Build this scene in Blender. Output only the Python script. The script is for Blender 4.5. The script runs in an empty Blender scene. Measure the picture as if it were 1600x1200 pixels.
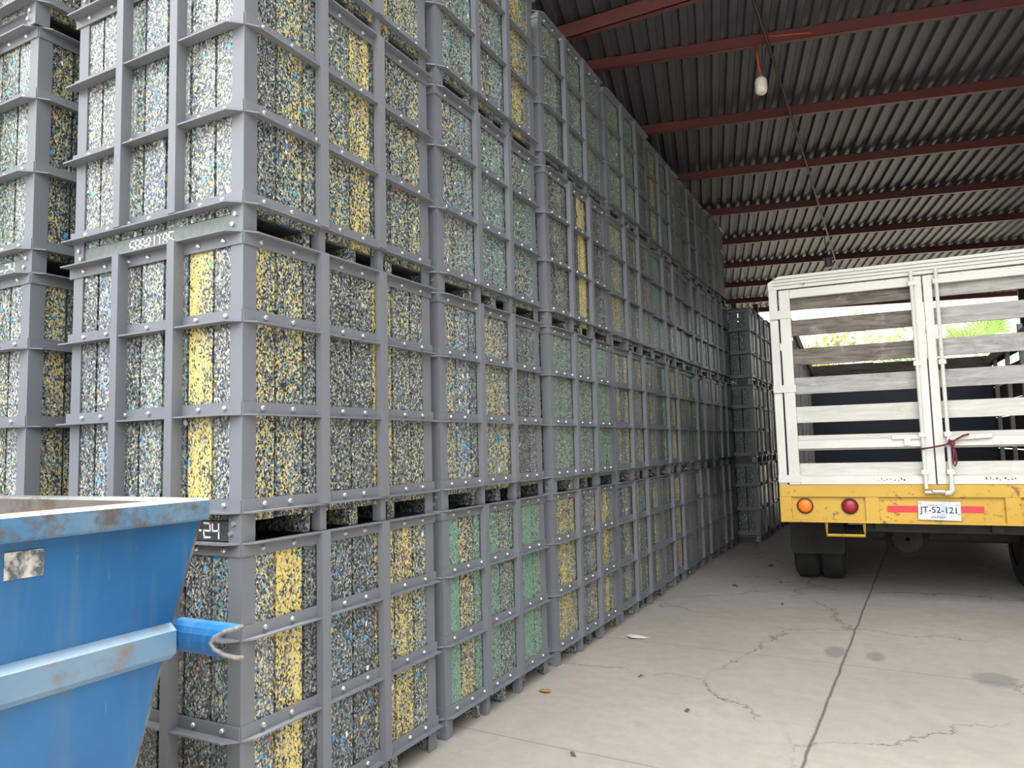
import bpy, bmesh, math, random
from mathutils import Vector, Matrix
random.seed(7)
S = bpy.context.scene
COL = S.collection

# ------------------------------------------------------------------ camera
cam_d = bpy.data.cameras.new('camera'); cam = bpy.data.objects.new('camera', cam_d); COL.objects.link(cam)
cam_d.sensor_width = 36.0; cam_d.lens = 1141.0 / 1600.0 * 36.0; cam_d.clip_start = 0.05; cam_d.clip_end = 200
_r = Vector((0.88386735, 0.46702264, -0.02585265)); _u = Vector((0.06313336, -0.06435261, 0.99592817))
_f = Vector((-0.46345731, 0.88190056, 0.08636388))
cam.matrix_world = Matrix(((_r.x, _u.x, -_f.x, 2.0186), (_r.y, _u.y, -_f.y, -1.8130), (_r.z, _u.z, -_f.z, 1.4039), (0, 0, 0, 1)))
S.camera = cam

# ------------------------------------------------------------------ sky and exposure
S.view_settings.view_transform = 'Standard'; S.view_settings.look = 'None'
S.view_settings.gamma = 1.0; S.view_settings.exposure = -0.06; S.view_settings.use_curve_mapping = False
W = bpy.data.worlds.new('overcast_sky'); S.world = W; W.use_nodes = True
wn = W.node_tree.nodes; wl = W.node_tree.links
wn.clear()
w_out = wn.new('ShaderNodeOutputWorld'); w_bg = wn.new('ShaderNodeBackground'); wl.new(w_bg.outputs[0], w_out.inputs[0])
w_tc = wn.new('ShaderNodeTexCoord'); w_dot = wn.new('ShaderNodeVectorMath'); w_dot.operation = 'DOT_PRODUCT'
w_dot.inputs[1].default_value = Vector((-0.04, -0.50, 0.86)).normalized()
wl.new(w_tc.outputs['Generated'], w_dot.inputs[0])
w_mr = wn.new('ShaderNodeMapRange'); w_mr.interpolation_type = 'SMOOTHSTEP'
w_mr.inputs['From Min'].default_value = 0.25; w_mr.inputs['From Max'].default_value = 1.0
w_mr.inputs['To Min'].default_value = 0.36; w_mr.inputs['To Max'].default_value = 7.0     # bright cloud behind the stacks' front
wl.new(w_dot.outputs['Value'], w_mr.inputs['Value'])
w_dot2 = wn.new('ShaderNodeVectorMath'); w_dot2.operation = 'DOT_PRODUCT'; w_dot2.inputs[1].default_value = Vector((0.1, 0.95, 0.2)).normalized()
wl.new(w_tc.outputs['Generated'], w_dot2.inputs[0])
w_mr2 = wn.new('ShaderNodeMapRange'); w_mr2.interpolation_type = 'SMOOTHSTEP'
w_mr2.inputs['From Min'].default_value = 0.5; w_mr2.inputs['From Max'].default_value = 1.0
w_mr2.inputs['To Min'].default_value = 0.0; w_mr2.inputs['To Max'].default_value = 1.6    # bright hazy horizon beyond the far end
wl.new(w_dot2.outputs['Value'], w_mr2.inputs['Value'])
w_add = wn.new('ShaderNodeMath'); w_add.operation = 'ADD'; wl.new(w_mr.outputs[0], w_add.inputs[0]); wl.new(w_mr2.outputs[0], w_add.inputs[1])
wl.new(w_add.outputs[0], w_bg.inputs['Strength'])
w_bg.inputs['Color'].default_value = (0.985, 0.99, 1.0, 1)
sun_d = bpy.data.lights.new('far_bounce_sun', 'SUN'); sun_d.energy = 16.0; sun_d.angle = math.radians(12); sun_d.color = (1, .95, .87)
sun = bpy.data.objects.new('far_bounce_sun', sun_d); COL.objects.link(sun)                      # added sun: far ground bounces its light onto the roof underside
sun.rotation_euler = Vector((-0.05, -0.28, -0.96)).to_track_quat('-Z', 'Y').to_euler()
S.cycles.max_bounces = 8; S.cycles.diffuse_bounces = 5; S.cycles.glossy_bounces = 3
S.cycles.use_denoising = True; S.cycles.sample_clamp_indirect = 8

# ------------------------------------------------------------------ helpers
class MB:
    """collects shapes into one mesh"""
    def __init__(s): s.v = []; s.f = []; s.m = []; s.att = []; s.cur = (0, 0, 0, 0)
    def add(s, vs, fs, mi=0):
        b = len(s.v); s.v += [tuple(p) for p in vs]
        for f in fs: s.f.append(tuple(b + i for i in f)); s.m.append(mi); s.att.append(s.cur)
        return s
    def box(s, x0, x1, y0, y1, z0, z1, mi=0, bev=0.0):
        if bev <= 0:
            v = [(x, y, z) for z in (z0, z1) for y in (y0, y1) for x in (x0, x1)]
            return s.add(v, [(0, 2, 3, 1), (4, 5, 7, 6), (0, 1, 5, 4), (2, 6, 7, 3), (0, 4, 6, 2), (1, 3, 7, 5)], mi)
        bm = bmesh.new(); bmesh.ops.create_cube(bm, size=1)
        bmesh.ops.scale(bm, vec=(x1 - x0, y1 - y0, z1 - z0), verts=bm.verts)
        bmesh.ops.translate(bm, vec=((x0 + x1) / 2, (y0 + y1) / 2, (z0 + z1) / 2), verts=bm.verts)
        bmesh.ops.bevel(bm, geom=list(bm.edges), offset=bev, segments=1, affect='EDGES')
        return s.bm(bm, mi)
    def bm(s, bm, mi=0, mat=None):
        if mat is not None: bm.transform(mat)
        bm.verts.index_update()
        s.add([v.co[:] for v in bm.verts], [[v.index for v in f.verts] for f in bm.faces], mi); bm.free(); return s
    def prism(s, poly, axis, a0, a1, mi=0):
        """poly: 2-D points; axis 'x'|'y'|'z' is the extrusion direction"""
        def P(p, a): return {'x': (a, p[0], p[1]), 'y': (p[0], a, p[1]), 'z': (p[0], p[1], a)}[axis]
        n = len(poly); v = [P(p, a0) for p in poly] + [P(p, a1) for p in poly]
        fs = [tuple(range(n))[::-1], tuple(range(n, 2 * n))] + [(i, (i + 1) % n, n + (i + 1) % n, n + i) for i in range(n)]
        return s.add(v, fs, mi)
    def tube(s, pts, r, n=8, mi=0, cap=True):
        pts = [Vector(p) for p in pts]; rr = r if isinstance(r, (list, tuple)) else [r] * len(pts)
        b = []; up = None
        for i, p in enumerate(pts):
            d = (pts[min(i + 1, len(pts) - 1)] - pts[max(i - 1, 0)]).normalized()
            a = Vector((0, 0, 1)) if abs(d.z) < 0.9 else Vector((1, 0, 0))
            if up is None: up = d.cross(a).normalized()
            else: up = (up - d * up.dot(d)).normalized()
            w = d.cross(up)
            b += [p + (up * math.cos(t) + w * math.sin(t)) * rr[i] for t in [2 * math.pi * k / n for k in range(n)]]
        fs = [(i * n + k, i * n + (k + 1) % n, (i + 1) * n + (k + 1) % n, (i + 1) * n + k) for i in range(len(pts) - 1) for k in range(n)]
        if cap: fs += [tuple(range(n))[::-1], tuple(range((len(pts) - 1) * n, len(pts) * n))]
        return s.add(b, fs, mi)
    def cyl(s, c, r, h, axis='z', n=20, mi=0):
        c = Vector(c); d = {'x': Vector((1, 0, 0)), 'y': Vector((0, 1, 0)), 'z': Vector((0, 0, 1))}[axis] * h / 2
        return s.tube([c - d, c + d], r, n, mi)
    def lathe(s, prof, c=(0, 0, 0), n=16, mi=0, axis='z'):
        v = []; fs = []
        for (r, z) in prof:
            for k in range(n):
                t = 2 * math.pi * k / n; q = (r * math.cos(t), r * math.sin(t), z)
                if axis == 'x': q = (q[2], q[0], q[1])
                if axis == 'y': q = (q[0], q[2], q[1])
                v.append((c[0] + q[0], c[1] + q[1], c[2] + q[2]))
        for i in range(len(prof) - 1):
            for k in range(n): fs.append((i * n + k, i * n + (k + 1) % n, (i + 1) * n + (k + 1) % n, (i + 1) * n + k))
        return s.add(v, fs, mi)
    def bar(s, p, q, w, h, mi=0):
        """rectangular bar from p to q, w wide (horizontal), h high"""
        p, q = Vector(p), Vector(q); d = (q - p).normalized()
        a = Vector((0, 0, 1)) if abs(d.z) < 0.95 else Vector((0, 1, 0))
        x = d.cross(a).normalized() * w / 2; y = x.cross(d).normalized() * h / 2
        v = [e + sx * x + sy * y for e in (p, q) for sx, sy in ((-1, -1), (1, -1), (1, 1), (-1, 1))]
        return s.add(v, [(3, 2, 1, 0), (4, 5, 6, 7)] + [(i, (i + 1) % 4, 4 + (i + 1) % 4, 4 + i) for i in range(4)], mi)
    def mesh(s, name, mats, smooth=False, attr=False):
        me = bpy.data.meshes.new(name); me.from_pydata(s.v, [], s.f)
        for m in (mats if isinstance(mats, (list, tuple)) else [mats]): me.materials.append(m)
        if any(s.m): me.polygons.foreach_set('material_index', s.m)
        if smooth: me.polygons.foreach_set('use_smooth', [True] * len(s.f))
        if attr:
            ca = me.color_attributes.new('chips', 'FLOAT_COLOR', 'CORNER'); d = []
            for f, a in zip(s.f, s.att): d += list(a) * len(f)
            ca.data.foreach_set('color', d)
        me.update()
        bm = bmesh.new(); bm.from_mesh(me); bmesh.ops.recalc_face_normals(bm, faces=bm.faces); bm.to_mesh(me); bm.free()
        return me
    def build(s, name, mats, parent=None, smooth=False, attr=False):
        return link(name, s.mesh(name, mats, smooth, attr), parent)

def link(name, me, parent=None, loc=None, rot=None):
    o = bpy.data.objects.new(name, me); COL.objects.link(o)
    if parent is not None: o.parent = parent
    if loc: o.location = loc
    if rot: o.rotation_euler = rot
    return o
def tag(o, label=None, cat=None, group=None, kind=None):
    if label: o['label'] = label
    if cat: o['category'] = cat
    if group: o['group'] = group
    if kind: o['kind'] = kind
    return o
def empty(name, loc, label, cat, group=None, rz=0):
    o = bpy.data.objects.new(name, None); COL.objects.link(o); o.location = loc; o.rotation_euler = (0, 0, rz)
    o.empty_display_size = 0.1
    return tag(o, label, cat, group)

# stroke lettering: every character a set of straight brush strokes in a 4 x 6 box
GL = {'S': [(4,6,0,6),(0,6,0,3),(0,3,4,3),(4,3,4,0),(4,0,0,0)], 'A': [(0,0,0,6),(0,6,4,6),(4,6,4,0),(0,3,4,3)],
      'B': [(0,0,0,6),(0,6,3.5,6),(3.5,6,3.5,3),(0,3,4,3),(4,3,4,0),(4,0,0,0)], 'R': [(0,0,0,6),(0,6,4,6),(4,6,4,3),(4,3,0,3),(1.4,3,4,0)],
      'I': [(2,0,2,6)], 'T': [(0,6,4,6),(2,6,2,0)], '0': [(0,0,0,6),(0,6,4,6),(4,6,4,0),(4,0,0,0)], '1': [(2,0,2,6),(2,6,.8,4.8)],
      '-': [(.5,3,3.5,3)], '2': [(0,6,4,6),(4,6,4,3),(4,3,0,3),(0,3,0,0),(0,0,4,0)], '4': [(0,6,0,3),(0,3,4,3),(4,6,4,0)]}
def strokes(mb, text, x0, y, z0, h, w=0.011, seed=1, kx=1.0):
    """painted letters on a face looking towards -y; thin paint layer"""
    rg = random.Random(seed); k = h / 6.0; x = x0; t = w * 0.5
    for c in text:
        for (a, b, c2, d) in GL[c]:
            j = [rg.uniform(-.18, .18) for _ in range(4)]
            p = Vector((x + (a + j[0]) * k * kx, y, z0 + (b + j[1]) * k)); q = Vector((x + (c2 + j[2]) * k * kx, y, z0 + (d + j[3]) * k))
            e = (q - p).normalized(); n = Vector((-e.z, 0, e.x)) * t; e *= t * .8
            v = [p - e - n, q + e - n, q + e + n, p - e + n]
            mb.add(v + [u + Vector((0, -.0012, 0)) for u in v], [(0, 1, 2, 3), (7, 6, 5, 4), (0, 4, 5, 1), (1, 5, 6, 2), (2, 6, 7, 3), (3, 7, 4, 0)])
        x += 5.6 * k * kx if c != 'I' else 5.0 * k * kx
    return mb

# ------------------------------------------------------------------ materials
class NT:
    def __init__(s, name, rough=0.6, metal=0.0, spec=None):
        s.m = bpy.data.materials.new(name); s.m.use_nodes = True; s.t = s.m.node_tree; s.n = s.t.nodes
        s.b = s.n['Principled BSDF']; s.b.inputs['Roughness'].default_value = rough; s.b.inputs['Metallic'].default_value = metal
        if spec is not None: s.b.inputs['Specular IOR Level'].default_value = spec
    def N(s, t, **k):
        n = s.n.new(t)
        for a, v in k.items(): setattr(n, a, v)
        return n
    def L(s, a, b): s.t.links.new(a, b)
    def coord(s, scale=(1, 1, 1), kind='Object', rand=False):
        tc = s.N('ShaderNodeTexCoord'); mp = s.N('ShaderNodeMapping'); mp.inputs['Scale'].default_value = scale
        s.L(tc.outputs[kind], mp.inputs['Vector'])
        if rand:
            oi = s.N('ShaderNodeObjectInfo'); ml = s.N('ShaderNodeMath', operation='MULTIPLY'); ml.inputs[1].default_value = 97.3
            s.L(oi.outputs['Random'], ml.inputs[0]); s.L(ml.outputs[0], mp.inputs['Location'])
        return mp.outputs[0]
    def noise(s, vec, scale, detail=4, rough=.6, out=0, dist=0.0):
        n = s.N('ShaderNodeTexNoise'); n.inputs['Scale'].default_value = scale; n.inputs['Detail'].default_value = detail
        n.inputs['Roughness'].default_value = rough; n.inputs['Distortion'].default_value = dist
        s.L(vec, n.inputs['Vector']); return n.outputs[out]
    def ramp(s, fac, stops, interp='LINEAR'):
        r = s.N('ShaderNodeValToRGB'); cr = r.color_ramp; cr.interpolation = interp
        cr.elements[0].position = stops[0][0]; cr.elements[0].color = c4(stops[0][1])
        cr.elements[1].position = stops[1][0]; cr.elements[1].color = c4(stops[1][1])
        for p, c in stops[2:]:
            e = cr.elements.new(p); e.color = c4(c)
        s.L(fac, r.inputs[0]); return r.outputs[0]
    def mix(s, fac, a, b, mode='MIX'):
        n = s.N('ShaderNodeMix', data_type='RGBA', blend_type=mode)
        for i, v in ((0, fac), (6, a), (7, b)):
            if hasattr(v, 'links'): s.L(v, n.inputs[i])
            elif i == 0: n.inputs[0].default_value = v
            else: n.inputs[i].default_value = c4(v)
        return n.outputs[2]
    def math(s, op, a, b=0.0):
        n = s.N('ShaderNodeMath', operation=op)
        for i, v in ((0, a), (1, b)):
            if hasattr(v, 'links'): s.L(v, n.inputs[i])
            else: n.inputs[i].default_value = v
        return n.outputs[0]
    def bump(s, h, strength=.3, dist=.01):
        n = s.N('ShaderNodeBump'); n.inputs['Strength'].default_value = strength; n.inputs['Distance'].default_value = dist
        s.L(h, n.inputs['Height']); s.L(n.outputs[0], s.b.inputs['Normal'])
    def col(s, c):
        if hasattr(c, 'links'): s.L(c, s.b.inputs['Base Color'])
        else: s.b.inputs['Base Color'].default_value = c4(c)
        return s
def c4(c): return (c, c, c, 1) if isinstance(c, (int, float)) else (tuple(c) + (1,) if len(c) == 3 else c)
def lin(r, g, b):
    f = lambda x: (x / 255 / 12.92) if x / 255 <= .04045 else ((x / 255 + .055) / 1.055) ** 2.4
    return (f(r), f(g), f(b))

def worn(name, base, var, wear=None, wear_at=(.62, .7), rough=.55, sc=3.0, metal=0, wear_sc=14, rand=True, spec=None):
    """paint with slow variation and shaped wear or rust patches"""
    t = NT(name, rough, metal, spec); v = t.coord(rand=rand)
    c = t.ramp(t.noise(v, sc, 5), [(.3, base), (.75, var)])
    if wear is not None:
        n1 = t.noise(v, wear_sc, 6, .65); n2 = t.noise(v, wear_sc * .22, 3)
        w = t.ramp(t.math('MULTIPLY', n1, t.math('ADD', n2, .5)), [(wear_at[0], 0.0), (wear_at[1], 1.0)])
        c = t.mix(w, c, wear)
    t.col(c); return t.m
def plain(name, c, rough=.6, metal=0.0): return NT(name, rough, metal).col(c).m

M = {}
M['frame'] = worn('grey_frame_paint', (.140, .153, .174), (.162, .175, .196), None, rough=.42, sc=2.5)
M['bolt'] = plain('galvanised_bolt', (.60, .60, .59), .36, .8)
M['bulb'] = plain('frosted_bulb', (.78, .76, .68), .35)
M['white_mark'] = plain('white_stencil_paint', (.78, .79, .78), .7)
M['rubber'] = worn('tyre_rubber', (.014, .014, .014), (.028, .027, .026), None, rough=.85, sc=8)
M['dark'] = worn('dark_underbody', (.035, .034, .033), (.06, .056, .05), None, rough=.85, sc=5)
M['navy'] = worn('navy_sheet', (.022, .032, .060), (.032, .045, .080), None, rough=.5, sc=2)
M['yellow'] = worn('yellow_bumper_paint', lin(186, 147, 42), lin(200, 162, 62), lin(112, 86, 50), (.60, .70), .45, 2.2, 0, 22)
M['white'] = worn('white_truck_paint', lin(212, 212, 205), lin(198, 198, 190), lin(140, 112, 88), (.72, .78), .5, 2.5, 0, 26)
M['amber'] = plain('amber_lens', lin(246, 120, 22), .25)
M['red_lens'] = plain('red_lens', lin(150, 30, 42), .25)
M['red_tape'] = plain('red_reflective_tape', lin(226, 48, 56), .4)
def skip_paint():
    t = NT('blue_skip_paint', .42); v = t.coord()
    c = t.ramp(t.noise(v, 1.6, 5), [(.3, lin(14, 76, 124)), (.75, lin(30, 106, 160))])
    st = t.ramp(t.noise(t.coord((16, 16, 1.1)), 1.3, 5, .6), [(.50, 0.0), (.78, .55)]); c = t.mix(st, c, lin(78, 98, 110))
    gr = t.math('MULTIPLY', t.noise(t.coord((5, 5, 1.6)), 1.9, 6, .65), t.math('ADD', t.noise(v, 2.0, 2), .5))
    c = t.mix(t.ramp(gr, [(.60, 0.0), (.74, .9)]), c, lin(52, 54, 52))
    sc = t.ramp(t.noise(t.coord((1, 30, 4)), 2.2, 4, .7), [(.69, 0.0), (.72, .8)]); c = t.mix(sc, c, lin(120, 150, 172))
    sp = t.ramp(t.noise(v, 38, 4, .7), [(.70, 0.0), (.75, .9)]); c = t.mix(sp, c, lin(70, 66, 62))
    t.col(c); return t.m
M['blue'] = skip_paint()
M['rim'] = worn('scuffed_rim_paint', lin(48, 98, 138), lin(92, 114, 126), lin(74, 70, 66), (.48, .66), .5, 7, 0, 18)
M['rim_top'] = worn('scraped_rim_top', lin(118, 110, 98), lin(98, 108, 112), lin(84, 72, 62), (.50, .66), .55, 6, 0, 16)
M['rust_in'] = worn('scraped_steel', lin(96, 90, 84), lin(114, 110, 104), lin(80, 62, 50), (.45, .6), .6, 3, 0, 9)
M['rib'] = worn('faded_blue_rib', lin(70, 108, 140), lin(104, 126, 142), lin(100, 96, 90), (.56, .74), .5, 5, 0, 12)
M['purlin'] = worn('red_oxide_primer', (.115, .033, .029), (.150, .044, .038), (.07, .05, .045), (.60, .66), .55, 2.5, 0, 10)
M['rod'] = plain('dark_red_rod', (.045, .022, .02), .6)
M['orange_cable'] = plain('orange_cable', lin(190, 78, 52), .5)
M['wire'] = plain('dark_wire', (.02, .02, .02), .6)
M['rope'] = worn('maroon_rope', lin(120, 40, 62), lin(84, 34, 46), None, rough=.9, sc=60)
M['brass'] = plain('tarnished_socket', (.22, .18, .10), .5, .4)
M['paper'] = plain('dirty_paper', (.55, .52, .48), .9)
M['leaf_brown'] = plain('dry_leaf', (.30, .15, .06), .9)
M['leaf_dark'] = plain('dark_leaf', (.08, .06, .045), .9)
M['plate'] = worn('plate_white', lin(206, 210, 212), lin(190, 196, 200), lin(140, 120, 104), (.6, .66), .45, 9, 0, 30)
M['plate_blue'] = plain('plate_pale_blue', lin(168, 190, 208), .5)
M['ink'] = plain('plate_black_ink', (.02, .025, .03), .5)
M['ink_red'] = plain('plate_red_ink', lin(200, 96, 100), .5)
M['ink_violet'] = plain('plate_violet_ink', lin(96, 88, 130), .5)
M['chrome'] = plain('lock_steel', (.5, .48, .44), .35, .8)
M['bark'] = worn('bark', (.16, .12, .09), (.24, .19, .15), None, rough=.9, sc=6)
M['leaf'] = worn('leaf_green', (.18, .27, .09), (.30, .39, .16), None, rough=.6, sc=3)
M['blossom'] = worn('yellow_blossom', (.50, .36, .10), (.34, .30, .10), None, rough=.7, sc=2)
M['palm'] = worn('palm_green', (.20, .34, .08), (.32, .46, .14), None, rough=.5, sc=2)
M['post'] = worn('dark_column_paint', (.05, .052, .06), (.07, .07, .08), None, rough=.6, sc=3)

def chip_material(dull=0.0):
    t = NT('recycled_plastic_chips', .34); v = t.coord((1, 1, .72), rand=True)
    wob = t.N('ShaderNodeVectorMath', operation='MULTIPLY_ADD'); wob.inputs[1].default_value = (.012, .012, .012)
    t.L(t.noise(v, 55, 2, .5, out=1), wob.inputs[0]); t.L(v, wob.inputs[2])
    at = t.N('ShaderNodeAttribute', attribute_name='chips'); sp = t.N('ShaderNodeSeparateColor'); t.L(at.outputs['Color'], sp.inputs[0])
    yel, grn, lit, blu = sp.outputs[0], sp.outputs[1], sp.outputs[2], at.outputs['Alpha']
    def vor(scale):
        n = t.N('ShaderNodeTexVoronoi', feature='F1'); n.inputs['Scale'].default_value = scale
        t.L(wob.outputs[0], n.inputs['Vector']); s2 = t.N('ShaderNodeSeparateColor'); t.L(n.outputs['Color'], s2.inputs[0]); return n, s2
    v1, r1 = vor(185); v2, r2 = vor(46)
    # colour of small chips: dark ground, greys, beige, white
    sel = t.math('ADD', r1.outputs[0], t.math('MULTIPLY', t.math('SUBTRACT', lit, .58), .55))
    base = t.ramp(sel, [(0, (.024, .026, .030)), (.20, (.056, .060, .066)), (.42, (.115, .124, .130)), (.58, (.165, .188, .178)), (.72, (.235, .25, .225)), (.82, (.37, .375, .325)), (.905, (.56, .57, .56)), (.985, (.42, .43, .43))], 'CONSTANT')
    vs = t.coord((9, 9, 1.3), rand=True); streak = t.ramp(t.noise(vs, 1.4, 3), [(.35, .25), (.65, 1.25)])
    gm = t.math('LESS_THAN', r1.outputs[1], t.math('MULTIPLY', grn, .92))
    base = t.mix(gm, base, t.mix(r1.outputs[2], (.10, .20, .145), (.22, .38, .28)))
    ym = t.math('LESS_THAN', r1.outputs[2], t.math('MULTIPLY', t.math('MULTIPLY', yel, .85), streak))
    base = t.mix(ym, base, t.mix(r1.outputs[1], (.47, .375, .095), (.70, .59, .22)))
    b1 = t.math('GREATER_THAN', r1.outputs[1], t.math('SUBTRACT', 1.0, t.math('MULTIPLY', blu, .34)))
    base = t.mix(b1, base, t.mix(r1.outputs[0], (.05, .11, .26), (.13, .33, .48)))
    # larger flakes
    near = t.math('LESS_THAN', v2.outputs['Distance'], .40)
    m2 = t.math('MULTIPLY', near, t.math('GREATER_THAN', r2.outputs[0], t.math('SUBTRACT', .975, t.math('MULTIPLY', blu, .16))))
    big = t.ramp(r2.outputs[1], [(0, (.04, .30, .62)), (.34, (.10, .40, .60)), (.60, (.75, .75, .73)), (.80, (.62, .46, .12)), (.92, (.42, .09, .07))], 'CONSTANT')
    base = t.mix(m2, base, big)
    t.col(base); t.bump(v1.outputs['Distance'], .12, .003)
    return t.m
M['chips'] = chip_material()

def board_mat(name, a, b):
    t = NT(name, .5); v = t.coord(rand=True); c = t.ramp(t.noise(v, 45, 3), [(.35, a), (.65, b)]); t.col(c); return t.m
M['board_pale'] = board_mat('pale_green_plastic', (.135, .165, .155), (.18, .21, .195))
M['board_dark'] = board_mat('dark_plastic', (.030, .031, .036), (.055, .056, .062))

def wood(name, dark, light, mark, rough=.8):
    t = NT(name, rough, 0, .2); v = t.coord((1.0, 9, 9), rand=True); v2 = t.coord((1, 1, 1), rand=True)
    w = t.noise(v, 3.2, 5, .62, dist=1.1)
    c = t.ramp(w, [(.32, dark), (.66, light)])
    c = t.mix(t.ramp(t.noise(v2, 5, 6, .7), [(.56, 0.0), (.74, .8)]), c, mark)
    t.col(c); t.bump(w, .25, .004); return t.m
M['wood_grey'] = wood('weathered_grey_wood', lin(80, 76, 70), lin(134, 128, 118), lin(166, 161, 150))
M['wood_white'] = wood('whitewashed_wood', lin(188, 186, 178), lin(206, 204, 196), lin(174, 170, 160))
M['wood_pale'] = wood('faded_white_wood', lin(142, 140, 136), lin(180, 178, 172), lin(128, 124, 118))

def roof_mat():
    t = NT('corrugated_sheet', .55, .0); v = t.coord()
    c = t.ramp(t.noise(v, 1.2, 4), [(.3, (.066, .070, .082)), (.7, (.088, .090, .100))])
    sp = t.ramp(t.noise(v, 24, 5, .7), [(.70, 0.0), (.76, 1.0)]); c = t.mix(sp, c, (.42, .41, .39))
    t.col(c); return t.m
M['roof'] = roof_mat()

def floor_mat():
    t = NT('worn_concrete', .72); v = t.coord()
    big = t.noise(v, .55, 5, .6); fine = t.noise(v, 9, 8, .7)
    c = t.ramp(big, [(.25, (.285, .258, .222)), (.75, (.425, .385, .332))])
    c = t.mix(t.math('MULTIPLY', t.ramp(fine, [(.3, 0.0), (.75, 1.0)]), .55), c, (.225, .208, .186))
    stain = t.ramp(t.noise(v, 1.7, 3, .5), [(.66, 0.0), (.74, 1.0)]); c = t.mix(t.math('MULTIPLY', stain, .5), c, (.16, .155, .15))
    speck = t.ramp(t.noise(v, 55, 2), [(.70, 0.0), (.74, 1.0)]); c = t.mix(t.math('MULTIPLY', speck, .5), c, (.13, .12, .11))
    # hairline cracks: edges of a large irregular cell pattern, broken up by a mask
    wv = t.N('ShaderNodeVectorMath', operation='MULTIPLY_ADD'); wv.inputs[1].default_value = (.5, .5, .5)
    t.L(t.noise(v, 2.2, 6, .7, out=1), wv.inputs[0]); t.L(v, wv.inputs[2])
    vo = t.N('ShaderNodeTexVoronoi', feature='DISTANCE_TO_EDGE'); vo.inputs['Scale'].default_value = .62; t.L(wv.outputs[0], vo.inputs['Vector'])
    cr = t.ramp(vo.outputs['Distance'], [(.0, 1.0), (.006, 0.0)])
    cr = t.math('MULTIPLY', cr, t.ramp(t.noise(v, .9, 2), [(.38, 0.0), (.48, .9)]))
    c = t.mix(cr, c, (.09, .078, .066))
    # saw-cut joints with dirt in them
    sx = t.N('ShaderNodeSeparateXYZ'); t.L(v, sx.inputs[0])
    wob = t.math('MULTIPLY', t.math('SUBTRACT', t.noise(v, 3, 4), .5), .03)
    def joint(expr, half):
        return t.ramp(t.math('ABSOLUTE', expr), [(half * .4, 1.0), (half, 0.0)])
    xx = t.math('ADD', sx.outputs[0], wob); yy = t.math('ADD', sx.outputs[1], wob)
    j1 = joint(t.math('SUBTRACT', t.math('SUBTRACT', xx, t.math('MULTIPLY', yy, .034)), 1.505), .010)
    j2 = joint(t.math('ADD', t.math('SUBTRACT', yy, 1.435), t.math('MULTIPLY', xx, .045)), .006)
    j3 = joint(t.math('ADD', t.math('SUBTRACT', yy, 3.36), t.math('MULTIPLY', xx, .045)), .006)
    j = t.math('MAXIMUM', t.math('MULTIPLY', j1, .9), t.math('MULTIPLY', t.math('MAXIMUM', j2, j3), .55))
    c = t.mix(j, c, (.085, .075, .066))
    for (ex, ey, r1, r2) in ((1.56, 3.56, .075, .16), (1.80, 3.55, .06, .13), (2.42, 3.30, .13, .16)):
        dx = t.math('MULTIPLY', t.math('SUBTRACT', xx, ex), 1 / r1); dy = t.math('MULTIPLY', t.math('SUBTRACT', yy, ey), 1 / r2)
        d = t.math('ADD', t.math('ADD', t.math('MULTIPLY', dx, dx), t.math('MULTIPLY', dy, dy)), t.math('MULTIPLY', t.math('SUBTRACT', fine, .5), 2.2))
        c = t.mix(t.ramp(d, [(.45, .55), (1.0, 0.0)]), c, (.13, .125, .118))
    t.col(c); t.bump(fine, .12, .01); return t.m
M['floor'] = floor_mat()
M['ground'] = worn('dry_ground', (.58, .51, .42), (.66, .59, .50), None, rough=.9, sc=1.5, rand=False)
M['wall'] = worn('dark_shade_wall', (.10, .095, .09), (.14, .135, .13), None, rough=.9, sc=1.5, rand=False)  # kept dark so the added walls bounce little light

# ------------------------------------------------------------------ setting: floor, roof, walls
tag(MB().box(-4.6, 8.5, -9, 16.2, -.2, 0).build('floor', M['floor']), kind='structure')
tag(MB().box(-60, 60, 16.2, 90, -.2, -.01).build('ground', M['ground']), kind='structure')
tag(MB().box(-4.8, -4.6, 1.2, 16.2, 0, 5.6).build('shade_wall_left', M['wall']), kind='structure')  # unseen wall added to keep the interior dark
tag(MB().box(5.4, 5.6, 2.0, 16.2, 0, 4.85).build('shade_wall_right', M['wall']), kind='structure')  # unseen wall, set close in to dim the far crate sides

tag(MB().box(-4.6, -1.35, 15.6, 15.8, 0, 4.4).box(4.45, 5.4, 15.6, 15.8, 0, 4.4).build('shade_wall_back', M['wall']), kind='structure')  # added walls closing the far end, cutting light on the crates
RA = 0.22288; RO = Vector((0, 4.4459, 4.9)); R_MA, R_MB, R_S = -0.00603, -0.04775, 1.42454
ra = Vector((math.cos(RA), math.sin(RA), 0)); rb = Vector((-math.sin(RA), math.cos(RA), 0))
def RP(ta, tb, dz=0.0): return RO + ra * ta + rb * tb + Vector((0, 0, R_MA * ta + R_MB * tb + dz))
PH = 0.10                                        # purlin depth
TB0, TB1 = -2.9, 8.05 * R_S
prof = []; pitch = 0.136; ta = -5.2
while ta < 8.2:
    prof += [(ta, 0.0), (ta + .058, 0.0), (ta + .074, .036), (ta + .120, .036)]; ta += pitch
rv = []; nt = 7
for k in range(nt):
    tb = TB0 + (TB1 - TB0) * k / (nt - 1)
    rv += [RP(a, tb, PH + h) for a, h in prof]
n = len(prof)
tag(MB().add(rv, [(k * n + i, k * n + i + 1, (k + 1) * n + i + 1, (k + 1) * n + i) for k in range(nt - 1) for i in range(n - 1)]).build('ceiling', M['roof']), kind='structure')

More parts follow.
